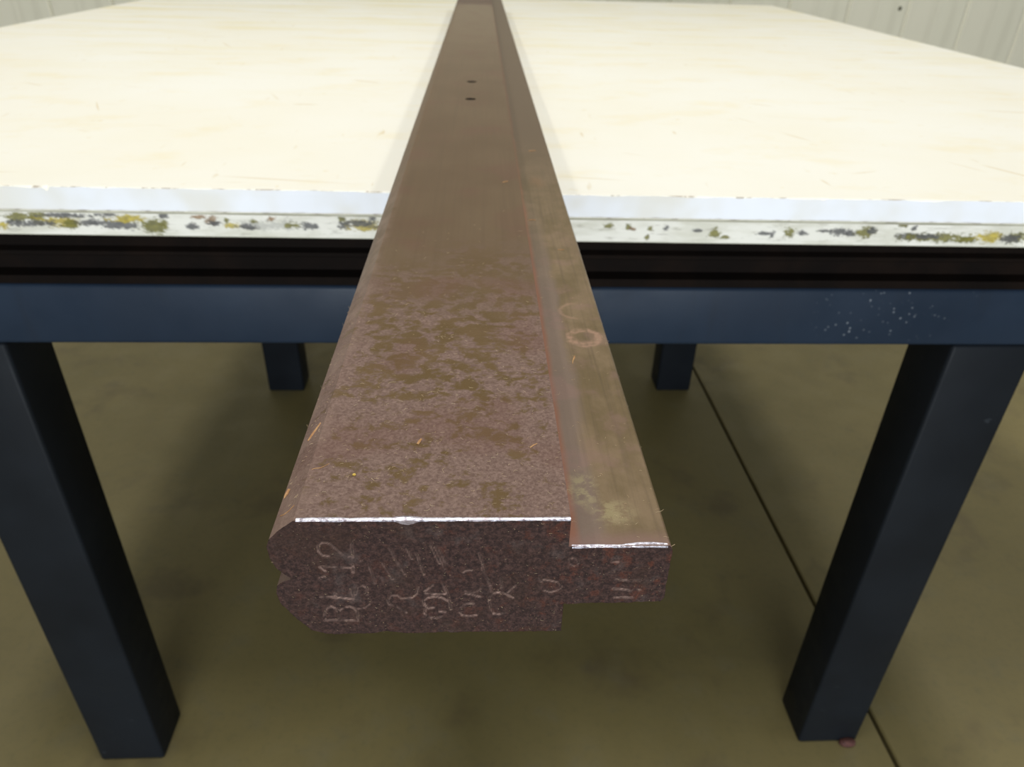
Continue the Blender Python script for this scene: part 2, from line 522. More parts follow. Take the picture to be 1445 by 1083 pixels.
pm_ = panel_mesh()
x_ = 1.772 - PW * 24
while x_ < 7 - PW:
    obj('wall_panel', pm_, None, wall, (x_, WY, 0))
    x_ += PW
sb = bmesh.new()
bmesh.ops.create_cone(sb, cap_ends=True, segments=12, radius1=0.016, radius2=0.010, depth=0.012, matrix=Matrix.Translation((0, 0, 0)) @ Matrix.Rotation(math.pi / 2, 4, 'X'))
sm_ = bpy.data.meshes.new('panel_screw'); sb.to_mesh(sm_); sb.free(); sm_.materials.append(M['screw'])
for sx, sz in ((2.428, H - 0.0957), (2.428 + PW * 4, H - 0.0957), (2.428 - PW * 4, H - 0.0957 + 0.9)):
    obj('panel_screw', sm_, None, wall, (sx, WY + 0.002, sz))

# ------------------------------------------------------------------ table frame
FA = 0.0109
table = empty('work_table', (0, 0, 0), FA, 'dark blue welded steel work table with thick square legs on concrete floor', 'table')
YB0 = 0.0178
LW, LD = 0.102, 0.0823
ZR, ZB = H - 0.1070, H - 0.1777


def leg(x0, y0):
    box_obj('leg', (x0, x0 + LW, y0, y0 + LD, 0.0, ZB), M['blue_shaded'], table, 0.005, 3)


LX = (-0.6205, 0.546)
leg(LX[0], YB0 + 0.001); leg(LX[1], YB0 + 0.001)
leg(-0.617, 1.152); leg(0.541, 1.152)
leg(-0.617, 2.33); leg(0.541, 2.33)
AX0, AX1 = -1.07, 1.10
box_obj('apron_beam', (AX0, AX1, YB0, YB0 + 0.0762, ZB, ZR), M['blue'], table, 0.005, 3)
box_obj('apron_beam', (AX0, AX1, 2.33, 2.406, ZB, ZR), M['blue'], table, 0.005, 3)
for bx in (-0.606, 0.556):
    box_obj('side_beam', (bx, bx + 0.076, YB0 + 0.078, 2.328, ZB, ZR), M['blue'], table, 0.005, 3)


def rail(y0, sgn):
    """dark channel between apron and the sheets: web, lower flange and a small ridge"""
    bm = bmesh.new()
    prof = [(0.004, 0.0), (0.004, 0.009), (0.018, 0.012), (0.018, 0.026), (0.012, 0.029), (0.012, 0.033), (0.020, 0.036), (0.020, 0.0575), (0.07, 0.0575), (0.07, 0.0)]
    prof = [(y0 + sgn * a_, ZR + b_) for a_, b_ in prof]
    A = [bm.verts.new((AX0, a_, b_)) for a_, b_ in prof]
    B = [bm.verts.new((AX1, a_, b_)) for a_, b_ in prof]
    n_ = len(prof)
    for i in range(n_):
        j = (i + 1) % n_
        bm.faces.new((A[i], A[j], B[j], B[i]))
    bm.faces.new(A); bm.faces.new(B[::-1])
    bmesh.ops.recalc_face_normals(bm, faces=bm.faces[:])
    obj('support_channel', bm, M['dark'], table)


rail(YB0 - 0.002, 1.0)
rail(2.408, -1.0)
# weld lumps at the foot of the front right leg
wb = bmesh.new()
bmesh.ops.create_icosphere(wb, subdivisions=2, radius=0.010, matrix=Matrix.Translation((LX[1] + 0.083, YB0 - 0.004, 0.005)) @ Matrix.Diagonal((1.5, 0.8, 0.75, 1)))
for v in wb.verts:
    v.co.z = max(v.co.z, 0.0)
    v.co += Vector((random.uniform(-1, 1), random.uniform(-1, 1), 0)) * 0.001
o = obj('weld_lump', wb, M['rust'], table); o['label'] = 'small reddish rusty weld lump at the foot of the leg'

# ------------------------------------------------------------------ plastic sheets
SX0, SX1, SD = -1.1227, 1.1479, 2.5306
T1, T2 = 0.0239, 0.0487


def ragged_sheet():
    """upper sheet: dense along the front corner so that it can be nicked and uneven"""
    n_ = 1400
    xs = np.linspace(SX0, SX1, n_)
    rim = 0.0011 + 0.0007 * fbm(xs * 40, xs * 0, 4, 3) * 2
    zr = 0.0006 + 0.0011 * np.clip(fbm(xs * 55, xs * 0 + 5, 4, 9) * 2, -0.4, 1)
    for cx, w_, d_ in ((-0.4147, 0.0022, 0.004), (-0.425, 0.010, 0.0012), (0.205, 0.02, 0.001), (0.337, 0.003, 0.0015), (-0.105, 0.02, 0.0012), (0.45, 0.004, 0.001)):
        zr = zr + d_ * np.exp(-((xs - cx) / w_) ** 2)
        rim = rim + d_ * 0.6 * np.exp(-((xs - cx) / w_) ** 2)
    yf = 0.0004 * fbm(xs * 12, xs * 0 + 2, 3, 4)
    rows = [np.c_[xs, np.full(n_, SD), np.full(n_, T1)], np.c_[xs, np.clip(rim, 0.0003, None), np.full(n_, T1)],
            np.c_[xs, yf, T1 - np.clip(zr, 0.0002, None)], np.c_[xs, yf, np.full(n_, 0.0012)],
            np.c_[xs, np.full(n_, 0.0014), np.zeros(n_)], np.c_[xs, np.full(n_, SD), np.zeros(n_)]]
    V = np.concatenate(rows)
    F = []; MI = []
    mi = [0, 2, 1, 2, 0, 1]
    for k_ in range(6):
        a_ = k_ * n_; b_ = ((k_ + 1) % 6) * n_
        for i in range(n_ - 1):
            F.append((a_ + i, b_ + i, b_ + i + 1, a_ + i + 1)); MI.append(mi[k_])
    F.append(tuple(k_ * n_ for k_ in range(5, -1, -1))); MI.append(1)
    F.append(tuple(k_ * n_ + n_ - 1 for k_ in range(6))); MI.append(1)
    me = bpy.data.meshes.new('plastic_sheet')
    me.from_pydata(V.tolist(), [], F)
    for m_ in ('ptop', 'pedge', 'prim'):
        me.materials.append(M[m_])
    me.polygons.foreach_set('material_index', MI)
    me.update()
    return me


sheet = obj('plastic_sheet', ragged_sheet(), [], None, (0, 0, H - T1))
tag(sheet, 'large cream white plastic sheet forming the table top, clean white sawn front edge', 'plastic sheet')

STROKES= [[1.0,-52.62,38.08,-54.56,38.61,-55.79,40.63,-55.72,42.88,-54.5,44.1,-52.87,44.24,-51.34,43.33,-49.77,41.08,-48.15,39.05,-46.43,37.86,-44.81,37.64,-44.74,41.28,-44.64,44.51],[1.0,-54.62,31.26,-56.08,33.15,-54.59,33.29,-45.07,32.61],[1.0,-45.19,34.16,-45.36,30.52],[1.0,-57.49,18.76,-52.0,18.57,-46.38,17.6,-46.44,20.36,-46.59,22.54],[1.0,-52.38,20.44,-52.46,18.57],[1.0,-57.12,7.02,-51.98,7.05,-45.78,6.54],[1.0,-57.12,7.02,-57.05,10.47,-56.2,13.0,-54.37,14.04,-52.75,12.95,-52.12,10.39,-52.35,7.23],[1.0,-51.83,11.8,-49.8,13.63,-47.86,13.83,-46.22,12.85,-45.55,10.28,-45.76,6.83],[0.6,-45.25,12.83,-42.9,13.36,-41.23,15.02,-40.65,17.52],[0.6,-45.43,19.79,-44.77,23.05,-42.77,24.38,-41.18,23.01,-41.44,19.74],[0.6,-56.65,28.03,-55.07,28.8,-54.1,27.46,-55.33,26.42,-56.36,27.23],[0.6,-42.2,35.93,-41.0,37.2],[0.75,-31.84,14.03,-34.12,14.63,-34.75,16.88,-33.46,19.07,-31.15,19.32,-29.71,17.64,-26.23,18.14,-24.62,20.05,-23.91,23.32],[0.75,-31.84,14.03,-28.53,10.58],[1.0,-21.95,14.45,-22.46,16.42,-20.86,18.06,-18.15,18.58,-15.85,17.99,-14.15,16.57],[1.0,-21.95,14.45,-20.65,12.73,-18.7,12.98],[1.0,-21.84,12.18,-22.12,9.9,-20.81,8.15,-18.47,7.54,-16.28,8.37],[1.0,-16.8,10.96,-14.86,10.64],[1.0,-21.35,20.28,-18.11,19.74,-14.65,19.91],[1.0,-21.5,21.38,-18.74,24.22],[0.7,-15.48,25.37,-13.7,19.34,-12.87,12.04],[1.0,-9.6,10.27,-8.83,8.82,-6.47,8.38,-3.9,8.92],[1.0,-9.38,12.84,-8.78,13.96,-7.21,14.79,-4.88,14.86],[1.0,-7.57,19.81,-5.26,19.22,-2.55,17.96],[0.7,-7.56,21.19,-5.64,20.17,-3.71,20.75,-2.18,22.48],[0.7,-8.24,30.34,-7.3,31.02,-5.6,31.1],[1.0,0.57,16.08,0.74,18.03,1.89,19.68,3.62,20.21,5.95,19.62,8.91,17.46],[1.0,2.21,9.62,4.19,9.13,6.15,9.91],[1.0,6.91,20.16,9.89,23.95],[0.6,4.74,22.39,4.65,27.26],[0.6,0.65,15.79,1.19,12.39,2.21,9.62],[0.7,17.63,27.1,18.48,25.36],[0.7,19.21,26.27,21.92,25.7,24.27,25.13,25.47,23.09,25.24,21.84,23.75,20.75,21.84,20.06,19.66,20.98],[1.4,44.18,25.92,46.82,25.68,49.47,25.44,52.97,25.4],[1.4,43.76,21.41,46.72,21.17,49.42,20.63],[1.4,50.61,20.49,53.23,20.75],[1.4,44.62,17.23,47.16,16.98,51.02,16.92],[0.7,41.89,34.52,44.19,34.3],[0.7,27.59,35.85,28.67,36.61,30.3,35.62,30.57,33.86,29.51,32.69,28.04,33.5,27.59,35.85],[0.55,-32.45,41.66,-27.97,29.26],[0.55,-31.69,39.13,-28.98,31.38],[0.55,-39.65,33.07,-38.37,25.13],[0.55,-35.11,34.57,-32.22,27.19],[0.55,-18.89,43.03,-16.2,34.36],[0.55,-17.46,42.02,-14.39,31.73],[0.55,-16.04,40.49,-13.96,34.33],[0.55,-23.8,39.05,-21.6,29.18],[0.55,-27.27,43.11,-25.39,36.52],[0.5,-2.98,38.84,0.88,23.53],[0.5,-1.84,32.11,0.09,26.78],[0.5,-0.3,27.86,1.69,20.23]]
PATCH= [(-0.4491, -0.0311, 0.0101, 0.0043, 'G'), (-0.4308, -0.0301, 0.0094, 0.0057, 'G'), (-0.4127, -0.0348, 0.0183, 0.0043, 'Y'), (-0.4368, -0.0366, 0.0257, 0.0029, 'D'), (-0.4674, -0.0399, 0.0054, 0.0036, 'Y'), (-0.402, -0.0375, 0.0061, 0.0043, 'G'), (-0.3845, -0.0351, 0.0088, 0.0029, 'D'), (-0.4061, -0.0283, 0.0202, 0.0021, 'D'), (-0.3571, -0.0368, 0.0184, 0.0036, 'D'), (-0.3442, -0.0309, 0.0156, 0.0029, 'Y'), (-0.322, -0.0377, 0.0096, 0.0065, 'G'), (-0.3118, -0.0347, 0.0048, 0.0029, 'G'), (-0.3114, -0.0269, 0.0041, 0.0029, 'D'), (-0.279, -0.0278, 0.0055, 0.0021, 'B'), (-0.285, -0.0372, 0.0048, 0.0029, 'D'), (-0.3654, -0.027, 0.0081, 0.0021, 'D'), (-0.2648, -0.0319, 0.0062, 0.0036, 'B'), (-0.2624, -0.034, 0.0062, 0.0022, 'D'), (-0.2463, -0.0359, 0.0069, 0.0029, 'Y'), (-0.2511, -0.0317, 0.0021, 0.0029, 'G'), (-0.2105, -0.0354, 0.0291, 0.0036, 'E'), (-0.2314, -0.0371, 0.0083, 0.0022, 'D'), (-0.2243, -0.0313, 0.0028, 0.0022, 'G'), (-0.2073, -0.0281, 0.0034, 0.0022, 'B'), (-0.1876, -0.0351, 0.0055, 0.0022, 'G'), (-0.1712, -0.0363, 0.0062, 0.0029, 'D'), (-0.1385, -0.0285, 0.0028, 0.0022, 'G'), (-0.1356, -0.0343, 0.0084, 0.0029, 'D'), (-0.1168, -0.034, 0.0153, 0.0044, 'Y'), (-0.1201, -0.0326, 0.0153, 0.0029, 'D'), (-0.1093, -0.0274, 0.0042, 0.0022, 'D'), (0.1257, -0.0312, 0.0036, 0.0022, 'G'), (0.1451, -0.0324, 0.0029, 0.003, 'G'), (0.1496, -0.0338, 0.0029, 0.0015, 'B'), (0.1681, -0.0328, 0.0029, 0.0022, 'G'), (0.1839, -0.0325, 0.0029, 0.0022, 'D'), (0.1658, -0.0425, 0.0022, 0.003, 'G'), (0.2168, -0.035, 0.0043, 0.0015, 'D'), (0.2346, -0.0378, 0.0058, 0.0037, 'G'), (0.2447, -0.0414, 0.0044, 0.0015, 'G'), (0.2936, -0.0377, 0.0029, 0.003, 'D'), (0.284, -0.0371, 0.0065, 0.0015, 'D'), (0.3109, -0.0367, 0.0051, 0.0045, 'G'), (0.3231, -0.0358, 0.0058, 0.0022, 'D'), (0.3459, -0.0332, 0.0058, 0.0015, 'D'), (0.3624, -0.0344, 0.0073, 0.0037, 'D'), (0.3738, -0.0358, 0.0044, 0.003, 'D'), (0.3895, -0.034, 0.0081, 0.0045, 'G'), (0.395, -0.0325, 0.0037, 0.003, 'D'), (0.4261, -0.026, 0.0044, 0.0022, 'G'), (0.4381, -0.0288, 0.0022, 0.0022, 'D'), (0.438, -0.0379, 0.0141, 0.003, 'D'), (0.4674, -0.039, 0.0297, 0.0038, 'G'), (0.4558, -0.0376, 0.0104, 0.0023, 'D'), (0.4977, -0.0401, 0.0089, 0.003, 'G'), (0.5214, -0.0375, 0.0127, 0.0046, 'Y'), (0.5471, -0.0379, 0.0112, 0.0046, 'G'), (0.5422, -0.0387, 0.0105, 0.0038, 'D')]


def old_sheet():
    nx, nz = 2000, 26
    xs = np.linspace(SX0 + 0.002, SX1 - 0.002, nx); zs = np.linspace(-T1 - 0.0016, -T2 + 0.0012, nz)
    X, Z = np.meshgrid(xs, zs)
    col = np.zeros((nz, nx, 4))
    pal = dict(G=S(108, 104, 34), D=S(84, 84, 84), Y=S(170, 152, 48), B=S(132, 104, 72), E=S(150, 150, 142))
    extra = list(PATCH)
    for q in range(90):     # the edge goes on outside the photograph
        x0 = random.choice((random.uniform(SX0, -0.49), random.uniform(0.57, SX1)))
        extra.append((x0, random.uniform(-0.044, -0.029), random.uniform(0.004, 0.022), random.uniform(0.002, 0.005), random.choice('GGDDYBE')))
    wob = fbm(X * 170, Z * 330, 5, 21, 0.65)
    wob2 = fbm(X * 420, Z * 600, 3, 31, 0.65)
    shade = 1.0 + 1.1 * fbm(X * 230, Z * 420, 4, 41)
    for (cx, cz, rx, rz, t) in extra:
        d = np.sqrt(((X - cx) / (rx * 1.12)) ** 2 + ((Z - cz) / (rz * 1.15)) ** 2) + wob * 1.7 + wob2 * 1.3
        a_ = np.clip((1.24 - d) / 0.48, 0, 1) * (0.5 if t == 'E' else 0.92)
        c = np.array(pal[t])[None, None, :] * np.clip(shade, 0.35, 1.9)[..., None]
        A = a_[..., None]
        new_a = col[..., 3:] + A * (1 - col[..., 3:])
        col[..., :3] = (c * A + col[..., :3] * col[..., 3:] * (1 - A)) / np.maximum(new_a, 1e-5)
        col[..., 3:] = new_a
    Y = 0.0004 * fbm(X * 30, Z * 200, 3, 51) + np.where(col[..., 3] > 0.5, -0.0003, 0)
    V = np.c_[X.ravel(), Y.ravel(), Z.ravel()]
    i = np.arange(nx - 1)
    F = []
    for k_ in range(nz - 1):
        a_ = k_ * nx + i
        F.append(np.c_[a_, a_ + nx, a_ + nx + 1, a_ + 1])
    F = np.concatenate(F).tolist()
    MI = [0] * len(F)
    n0 = len(V)
    top = (nz - 1) * nx
    ext = [(SX0 + 0.002, 0.0015, -T1), (SX1 - 0.002, 0.0015, -T1), (SX1 - 0.002, SD - 0.004, -T1), (SX0 + 0.002, SD - 0.004, -T1),
           (SX0 + 0.002, 0.0012, -T2), (SX1 - 0.002, 0.0012, -T2), (SX1 - 0.002, SD - 0.004, -T2), (SX0 + 0.002, SD - 0.004, -T2)]
    V = np.concatenate([V, np.array(ext)])
    F += [[n0, n0 + 1, n0 + 2, n0 + 3], [n0 + 7, n0 + 6, n0 + 5, n0 + 4], [n0 + 1, n0 + 5, n0 + 6, n0 + 2], [n0 + 3, n0 + 2, n0 + 6, n0 + 7], [n0, n0 + 3, n0 + 7, n0 + 4]]
    F += [[0] + list(range(1, nx)) + [n0 + 1, n0], [n0 + 4, n0 + 5] + list(range(top + nx - 1, top - 1, -1))]
    F += [[n0, n0 + 4] + [k_ * nx for k_ in range(nz - 1, -1, -1)], [n0 + 5, n0 + 1] + [k_ * nx + nx - 1 for k_ in range(nz)]]
    MI += [1] * 9
    me = bpy.data.meshes.new('plastic_sheet')
    me.from_pydata(V.tolist(), [], F)
    me.materials.append(M['oedge']); me.materials.append(M['oface'])
    me.polygons.foreach_set('material_index', MI)
    at = me.color_attributes.new('stain', 'FLOAT_COLOR', 'POINT')
    full = np.concatenate([col.reshape(-1, 4), np.zeros((8, 4))]).astype(np.float32)
    at.data.foreach_set('color', full.ravel())
    me.update()
    return me


under = obj('plastic_sheet', old_sheet(), [], None, (0, 0, H))
tag(under, 'older grey-white plastic sheet under the clean one, front edge stained with green and black patches', 'plastic sheet')

# ------------------------------------------------------------------ the steel bar (all parts in bar coordinates, origin on the table top)
BA = 0.0043
BL, BEND = 0.5230, 1.95
bar = empty('steel_bar', (0, 0, H + 0.0002), BA, 'long rusty brown steel die bar with stepped end stamped BL 12, jutting off the table', 'steel bar')
HT, HS, HB, XS = 0.0539, 0.0417, 0.0140, 0.0268
LEFT = [(-57.7, 0), (-62.5, 1.9), (-66.7, 7.6), (-71.5, 15.9), (-72.2, 20.8), (-71.5, 24.3), (-69.6, 26.1), (-66.0, 27.6), (-68.2, 29.6), (-70.6, 32.6), (-72.0, 36.9), (-72.4, 42.3), (-71.2, 45.5), (-67.6, 49.4), (-62.3, 53.9)]
TONG = [(61.0, 14.0), (62.2, 16.5), (62.3, 30.0), (62.2, 38.8), (61.7, 40.6), (60.8, 41.7)]


def spline(pts, zs):
    """x as a function of z through the profile, softly rounded"""
    P = np.array(pts, float)
    x = np.interp(zs, P[:, 1], P[:, 0])
    return x


def end_face():
    st = 0.00034
    zs = np.unique(np.round(np.concatenate([np.arange(0, HB, st), np.arange(HB, HS, st), np.arange(HS, HT, st), [HT]]), 6))
    nz = len(zs); iB = int(np.argmin(abs(zs - HB))); iS = int(np.argmin(abs(zs - HS)))
    xl = spline(LEFT, zs * 1000) / 1000
    nb = 275; nt = 104
    U = np.linspace(0, 1, nb)
    Xb = xl[:, None] + (XS - xl)[:, None] * U[None, :]
    Zb = np.repeat(zs[:, None], nb, 1)
    zt = zs[iB:iS + 1]
    xr = spline(TONG, zt * 1000) / 1000
    T = np.linspace(0, 1, nt)[1:]
    Xt = XS + (xr - XS)[:, None] * T[None, :]
    Zt = np.repeat(zt[:, None], nt - 1, 1)
    X = np.concatenate([Xb.ravel(), Xt.ravel()]); Z = np.concatenate([Zb.ravel(), Zt.ravel()])
    # relief of the sawn, rusted, stamped face (positive = proud, millimetres)
    x = X * 1000; z = Z * 1000
    hgt = 0.35 * fbm(x * 0.10, z * 0.10, 3, 1) + 0.38 * fbm(x * 0.7, z * 0.75, 4, 2, 0.72) + 0.25 * fbm(x * 1.6, z * 2.2, 2, 5, 0.7)
    saw = np.sin((x * 0.93 + z * 0.36) * 4.2 + 5 * fbm(x * 0.1, z * 0.1, 2, 8)) * np.exp(-((x + 16) / 16) ** 2 - ((z - 34) / 13) ** 2)
    hgt += 0.16 * saw
    lip_light = np.zeros_like(x); cav_shade = np.zeros_like(x)
    for s_ in STROKES:
        dep = s_[0]; p = np.array(s_[1:]).reshape(-1, 2)
        d = np.full(x.shape, 1e9); below = np.zeros_like(x)
        for (ax, az), (bx_, bz) in zip(p[:-1], p[1:]):
            sel = (x > min(ax, bx_) - 3) & (x < max(ax, bx_) + 3) & (z > min(az, bz) - 3) & (z < max(az, bz) + 3)
            dx, dz = bx_ - ax, bz - az
            t = np.clip(((x[sel] - ax) * dx + (z[sel] - az) * dz) / (dx * dx + dz * dz + 1e-9), 0, 1)
            qx = ax + t * dx; qz = az + t * dz
            dd = np.hypot(x[sel] - qx, z[sel] - qz)
            cur = d[sel]; up = dd < cur
            cur[up] = dd[up]; d[sel] = cur
            bl = below[sel]; bl[up] = (qz - z[sel])[up]; below[sel] = bl
        wdt = 0.26 + 0.10 * dep
        hgt -= 0.62 * dep * np.exp(-(d / wdt) ** 2)
        hgt += 0.14 * dep * np.exp(-((d - 0.8) / 0.3) ** 2)
        # light from above painted onto the lower flank of each groove
        lip_vary = np.clip(0.55 + 1.6 * fbm(x * 0.5, z * 0.5, 3, 77), 0.1, 1)
        fl = np.exp(-((d - 0.34) / 0.20) ** 2) * np.clip(0.35 + below * 1.6, 0.08, 1) * min(dep, 1.0) * lip_vary
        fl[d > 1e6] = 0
        lip_light = np.maximum(lip_light, fl)
        cav_shade = np.maximum(cav_shade, np.exp(-(np.hypot(d, np.clip(-below, 0, 9) * 0.0) / 0.30) ** 2) * np.clip(0.6 - below * 1.5, 0, 1) * min(dep, 1.0))  # painted shade for the groove core and upper flank
    # worn / broken outline
    Y = -BL - hgt / 1000
    Z2 = Z.copy()
    bot = np.clip(1 - Z / 0.004, 0, 1) * (X < XS + 1e-6)
    Z2 += bot * (0.0009 * fbm(X * 260, Z * 0, 4, 12) + 0.0010 * np.exp(-((x + 36) / 4) ** 2) - 0.0002)
    tb = np.clip(1 - (Z - HB) / 0.003, 0, 1) * (X > XS + 1e-6)
    Z2 += tb * (0.0008 * fbm(X * 300, Z * 0, 4, 13) + 0.0008 * (X - XS) / 0.035)
    tp = np.clip(1 - (HT - Z) / 0.003, 0, 1) * (X < XS + 1e-6)
    Z2 -= tp * (0.00025 + 0.0004 * fbm(X * 200, Z * 0, 3, 14) + 0.0012 * np.exp(-((x + 26) / 3.2) ** 2))
    rt = np.clip(1 - abs(X - np.interp(Z, zt, xr)) / 0.003, 0, 1) * (X > XS + 0.01)
    X2 = X + rt * 0.0007 * fbm(Z * 260, Z * 0, 3, 15)
    V = np.c_[X2, Y, Z2]
    F = []
    j = np.arange(nb - 1)
    for r_ in range(nz - 1):
        a_ = r_ * nb + j
        F.append(np.c_[a_, a_ + 1, a_ + nb + 1, a_ + nb])
    off = nz * nb; nt1 = nt - 1
    j = np.arange(nt1 - 1)
    for r_ in range(len(zt) - 1):
        a_ = off + r_ * nt1 + j
        F.append(np.c_[a_, a_ + 1, a_ + nt1 + 1, a_ + nt1])
        F.append(np.array([[(iB + r_) * nb + nb - 1, off + r_ * nt1, off + (r_ + 1) * nt1, (iB + r_ + 1) * nb + nb - 1]]))
    F = np.concatenate(F).tolist()
    MI = [0] * len(F)
    # short collar joining the ragged outline to the clean profile
    loop = [c for c in range(nb)]                                               # bottom
    loop += [r_ * nb + nb - 1 for r_ in range(1, iB + 1)]                      # right of body below tongue
    loop += [off + c for c in range(nt1)]                                       # tongue underside
    loop += [off + r_ * nt1 + nt1 - 1 for r_ in range(1, len(zt))]
    loop += [off + (len(zt) - 1) * nt1 + c for c in range(nt1 - 2, -1, -1)]
    loop += [r_ * nb + nb - 1 for r_ in range(iS, nz)]
    loop += [(nz - 1) * nb + c for c in range(nb - 2, -1, -1)]
    loop += [r_ * nb for r_ in range(nz - 2, 0, -1)]
    n0 = len(V)
    clean = np.c_[X[loop], np.full(len(loop), -BL + 0.006), Z[loop]]
    V = np.concatenate([V, clean])
    m = len(loop)
    for i in range(m):
        k_ = (i + 1) % m
        F.append([loop[i], n0 + i, n0 + k_, loop[k_]])
        zc = Z[loop[i]]; xc = X[loop[i]]
        MI.append(2 if xc > XS + 1e-5 else 1)
    me = bpy.data.meshes.new('end_face')
    me.from_pydata(V.tolist(), [], F)
    for m_ in ('end', 'bar', 'tongue'):
        me.materials.append(M[m_])
    me.polygons.foreach_set('material_index', MI)
    sm = np.zeros(len(F), bool); sm[:] = True
    sm[np.array(MI) > 0] = False
    me.polygons.foreach_set('use_smooth', sm)
    at = me.color_attributes.new('lip_light', 'FLOAT_COLOR', 'POINT')
    full = np.zeros((len(V), 4), np.float32); full[:n0, 0] = lip_light; full[:n0, 1] = cav_shade; full[:, 3] = 1
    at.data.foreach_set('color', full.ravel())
    me.update()
    return me


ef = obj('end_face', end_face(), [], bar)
ef['label'] = 'rough dark rusted end face stamped BL 12'


def extrude_profile(name, prof, y0, y1, m_, skip=()):
    """closed x,z outline (millimetres) run along the bar"""
    bm = bmesh.new()
    ys = [y0] + list(np.linspace(y0, y1, 9)[1:])
    rings = [[bm.verts.new((a_ / 1000, y, b_ / 1000)) for a_, b_ in prof] for y in ys]
    n_ = len(prof)
    for A, B in zip(rings[:-1], rings[1:]):
        for i in range(n_):
            if i in skip:
                continue
            j = (i + 1) % n_
            bm.faces.new((A[i], B[i], B[j], A[j]))
    bm.faces.new(rings[-1][::-1])
    return bm


y0 = -BL + 0.006
body_prof = LEFT[::-1] + [(XS * 1000, 0)] + [(XS * 1000, 14.0), (XS * 1000, 41.7), (XS * 1000, 53.9)]
top_edge = len(body_prof) - 1           # from right top back to left top
bm = extrude_profile('main_body', body_prof, y0, BEND, M['bar'], skip=(top_edge, top_edge - 2))
# top face with its round screw holes
XL = LEFT[-1][0] / 1000
hy = [0.1765, 0.290]
cx, hr, hd = -0.0142, 0.0062, 0.009
xb = [XL, cx - 0.009, cx + 0.009, XS]
yb = [y0, hy[0] - 0.009, hy[0] + 0.009, hy[1] - 0.009, hy[1] + 0.009, BEND]
vg = {}


def tv(i, j):
    if (i, j) not in vg:
        vg[(i, j)] = bm.verts.new((xb[i], yb[j], HT))
    return vg[(i, j)]


for i in range(3):
    for j in range(5):
        q = [tv(i, j), tv(i + 1, j), tv(i + 1, j + 1), tv(i, j + 1)]
        if i == 1 and j in (1, 3):
            yc = hy[0] if j == 1 else hy[1]
            N = 24
            ci = [bm.verts.new((cx + hr * math.cos(2 * math.pi * k_ / N + math.pi / 4), yc + hr * math.sin(2 * math.pi * k_ / N + math.pi / 4), HT)) for k_ in range(N)]
            lo = [bm.verts.new((v.co.x, v.co.y, HT - hd)) for v in ci]
            corners = [q[2], q[3], q[0], q[1]]
            for k_ in range(4):
                a_, b_ = corners[k_], corners[(k_ + 1) % 4]
                arc = [ci[(k_ * 6 + t) % N] for t in range(7)]
                mid = arc[3]
                for t in range(3):
                    bm.faces.new((a_, arc[t + 1], arc[t]))
                bm.faces.new((a_, b_, mid))
                for t in range(3, 6):
                    bm.faces.new((b_, arc[t + 1], arc[t]))
            for k_ in range(N):
                l_ = (k_ + 1) % N
                fw = bm.faces.new((ci[k_], ci[l_], lo[l_], lo[k_])); fw.material_index = 1
            fb = bm.faces.new(lo); fb.material_index = 1
        else:
            bm.faces.new(q)
bmesh.ops.remove_doubles(bm, verts=bm.verts[:], dist=1e-6)
bmesh.ops.recalc_face_normals(bm, faces=bm.faces[:])
for f_ in bm.faces:
    if f_.normal.z > 0.9 and f_.material_index == 1 and f_.calc_center_median().z > HT - 0.001:
        f_.material_index = 0
obj('main_body', bm, [M['bar'], M['hole']], bar)
tong_prof = [(XS * 1000, 41.7), (XS * 1000, 14.0)] + TONG
bm = extrude_profile('tongue', tong_prof, y0, BEND, M['tongue'], skip=(0,))
bmesh.ops.recalc_face_normals(bm, faces=bm.faces[:])
tg = obj('tongue', bm, M['tongue'], bar)
tg['label'] = 'lower stepped tongue of the bar with olive brown worn top'


def burr(x0, x1, zc, seed, chip=False, base=0.0006):
    """bright bruised corner where the top meets the end"""
    n_ = 260
    xs = np.linspace(x0, x1, n_); mm = xs * 1000
    w = base * (1 + 1.5 * fbm(mm * 0.16, mm * 0, 4, seed)) + (0.0006 * np.exp(-((mm - 53) / 6) ** 2))
    w = np.clip(w, 0.00025, None)
    drop = 0.00034 + 0.0007 * fbm(mm * 0.25, mm * 0 + 3, 4, seed + 5)
    yj = 0.00025 * fbm(mm * 0.5, mm * 0 + 8, 3, seed + 9)
    back = -BL + w * 1.6
    zt_ = np.full(n_, zc + 0.00010)
    if chip:
        g_ = np.exp(-((mm + 26) / 3.0) ** 2)
        drop = drop + 0.0015 * g_
        back = back + 0.0006 * g_
    zf = zc - np.clip(drop, 0.0002, None)
    P = [np.c_[xs, back + 0.0010, zt_ - 0.0004], np.c_[xs, back, zt_], np.c_[xs, -BL - 0.00015 + yj, zc - 0.25 * (zc - zf)],
         np.c_[xs, -BL - 0.00050 + yj, zf], np.c_[xs, xs * 0 - BL + 0.0012, zf - 0.0004]]
    V = np.concatenate(P)
    F = []
    for k_ in range(4):
        for i in range(n_ - 1):
            a_ = k_ * n_ + i
            F.append((a_ + n_, a_ + n_ + 1, a_ + 1, a_))
    for s_ in (0, n_ - 1):
        q = [k_ * n_ + s_ for k_ in range(5)]
        F.append(tuple(q if s_ == 0 else q[::-1]))
    me = bpy.data.meshes.new('burred_edge')
    me.from_pydata(V.tolist(), [], F)
    me.materials.append(M['burr'])
    o_ = obj('burred_edge', me, [], bar)
    o_['label'] = 'bright silver burred edge'


burr(-0.0615, XS - 0.0001, HT, 3, True, 0.00034)
burr(XS + 0.0012, 0.0602, HS, 30, False, 0.00036)


# ------------------------------------------------------------------ wood slivers and crumbs lying on the bar
def on_bar(xmm, ymm, z):
    c_, s_ = math.cos(BA), math.sin(BA)
    x, y = xmm / 1000, ymm / 1000
    return Vector((x * c_ - y * s_, x * s_ + y * c_, H + z))


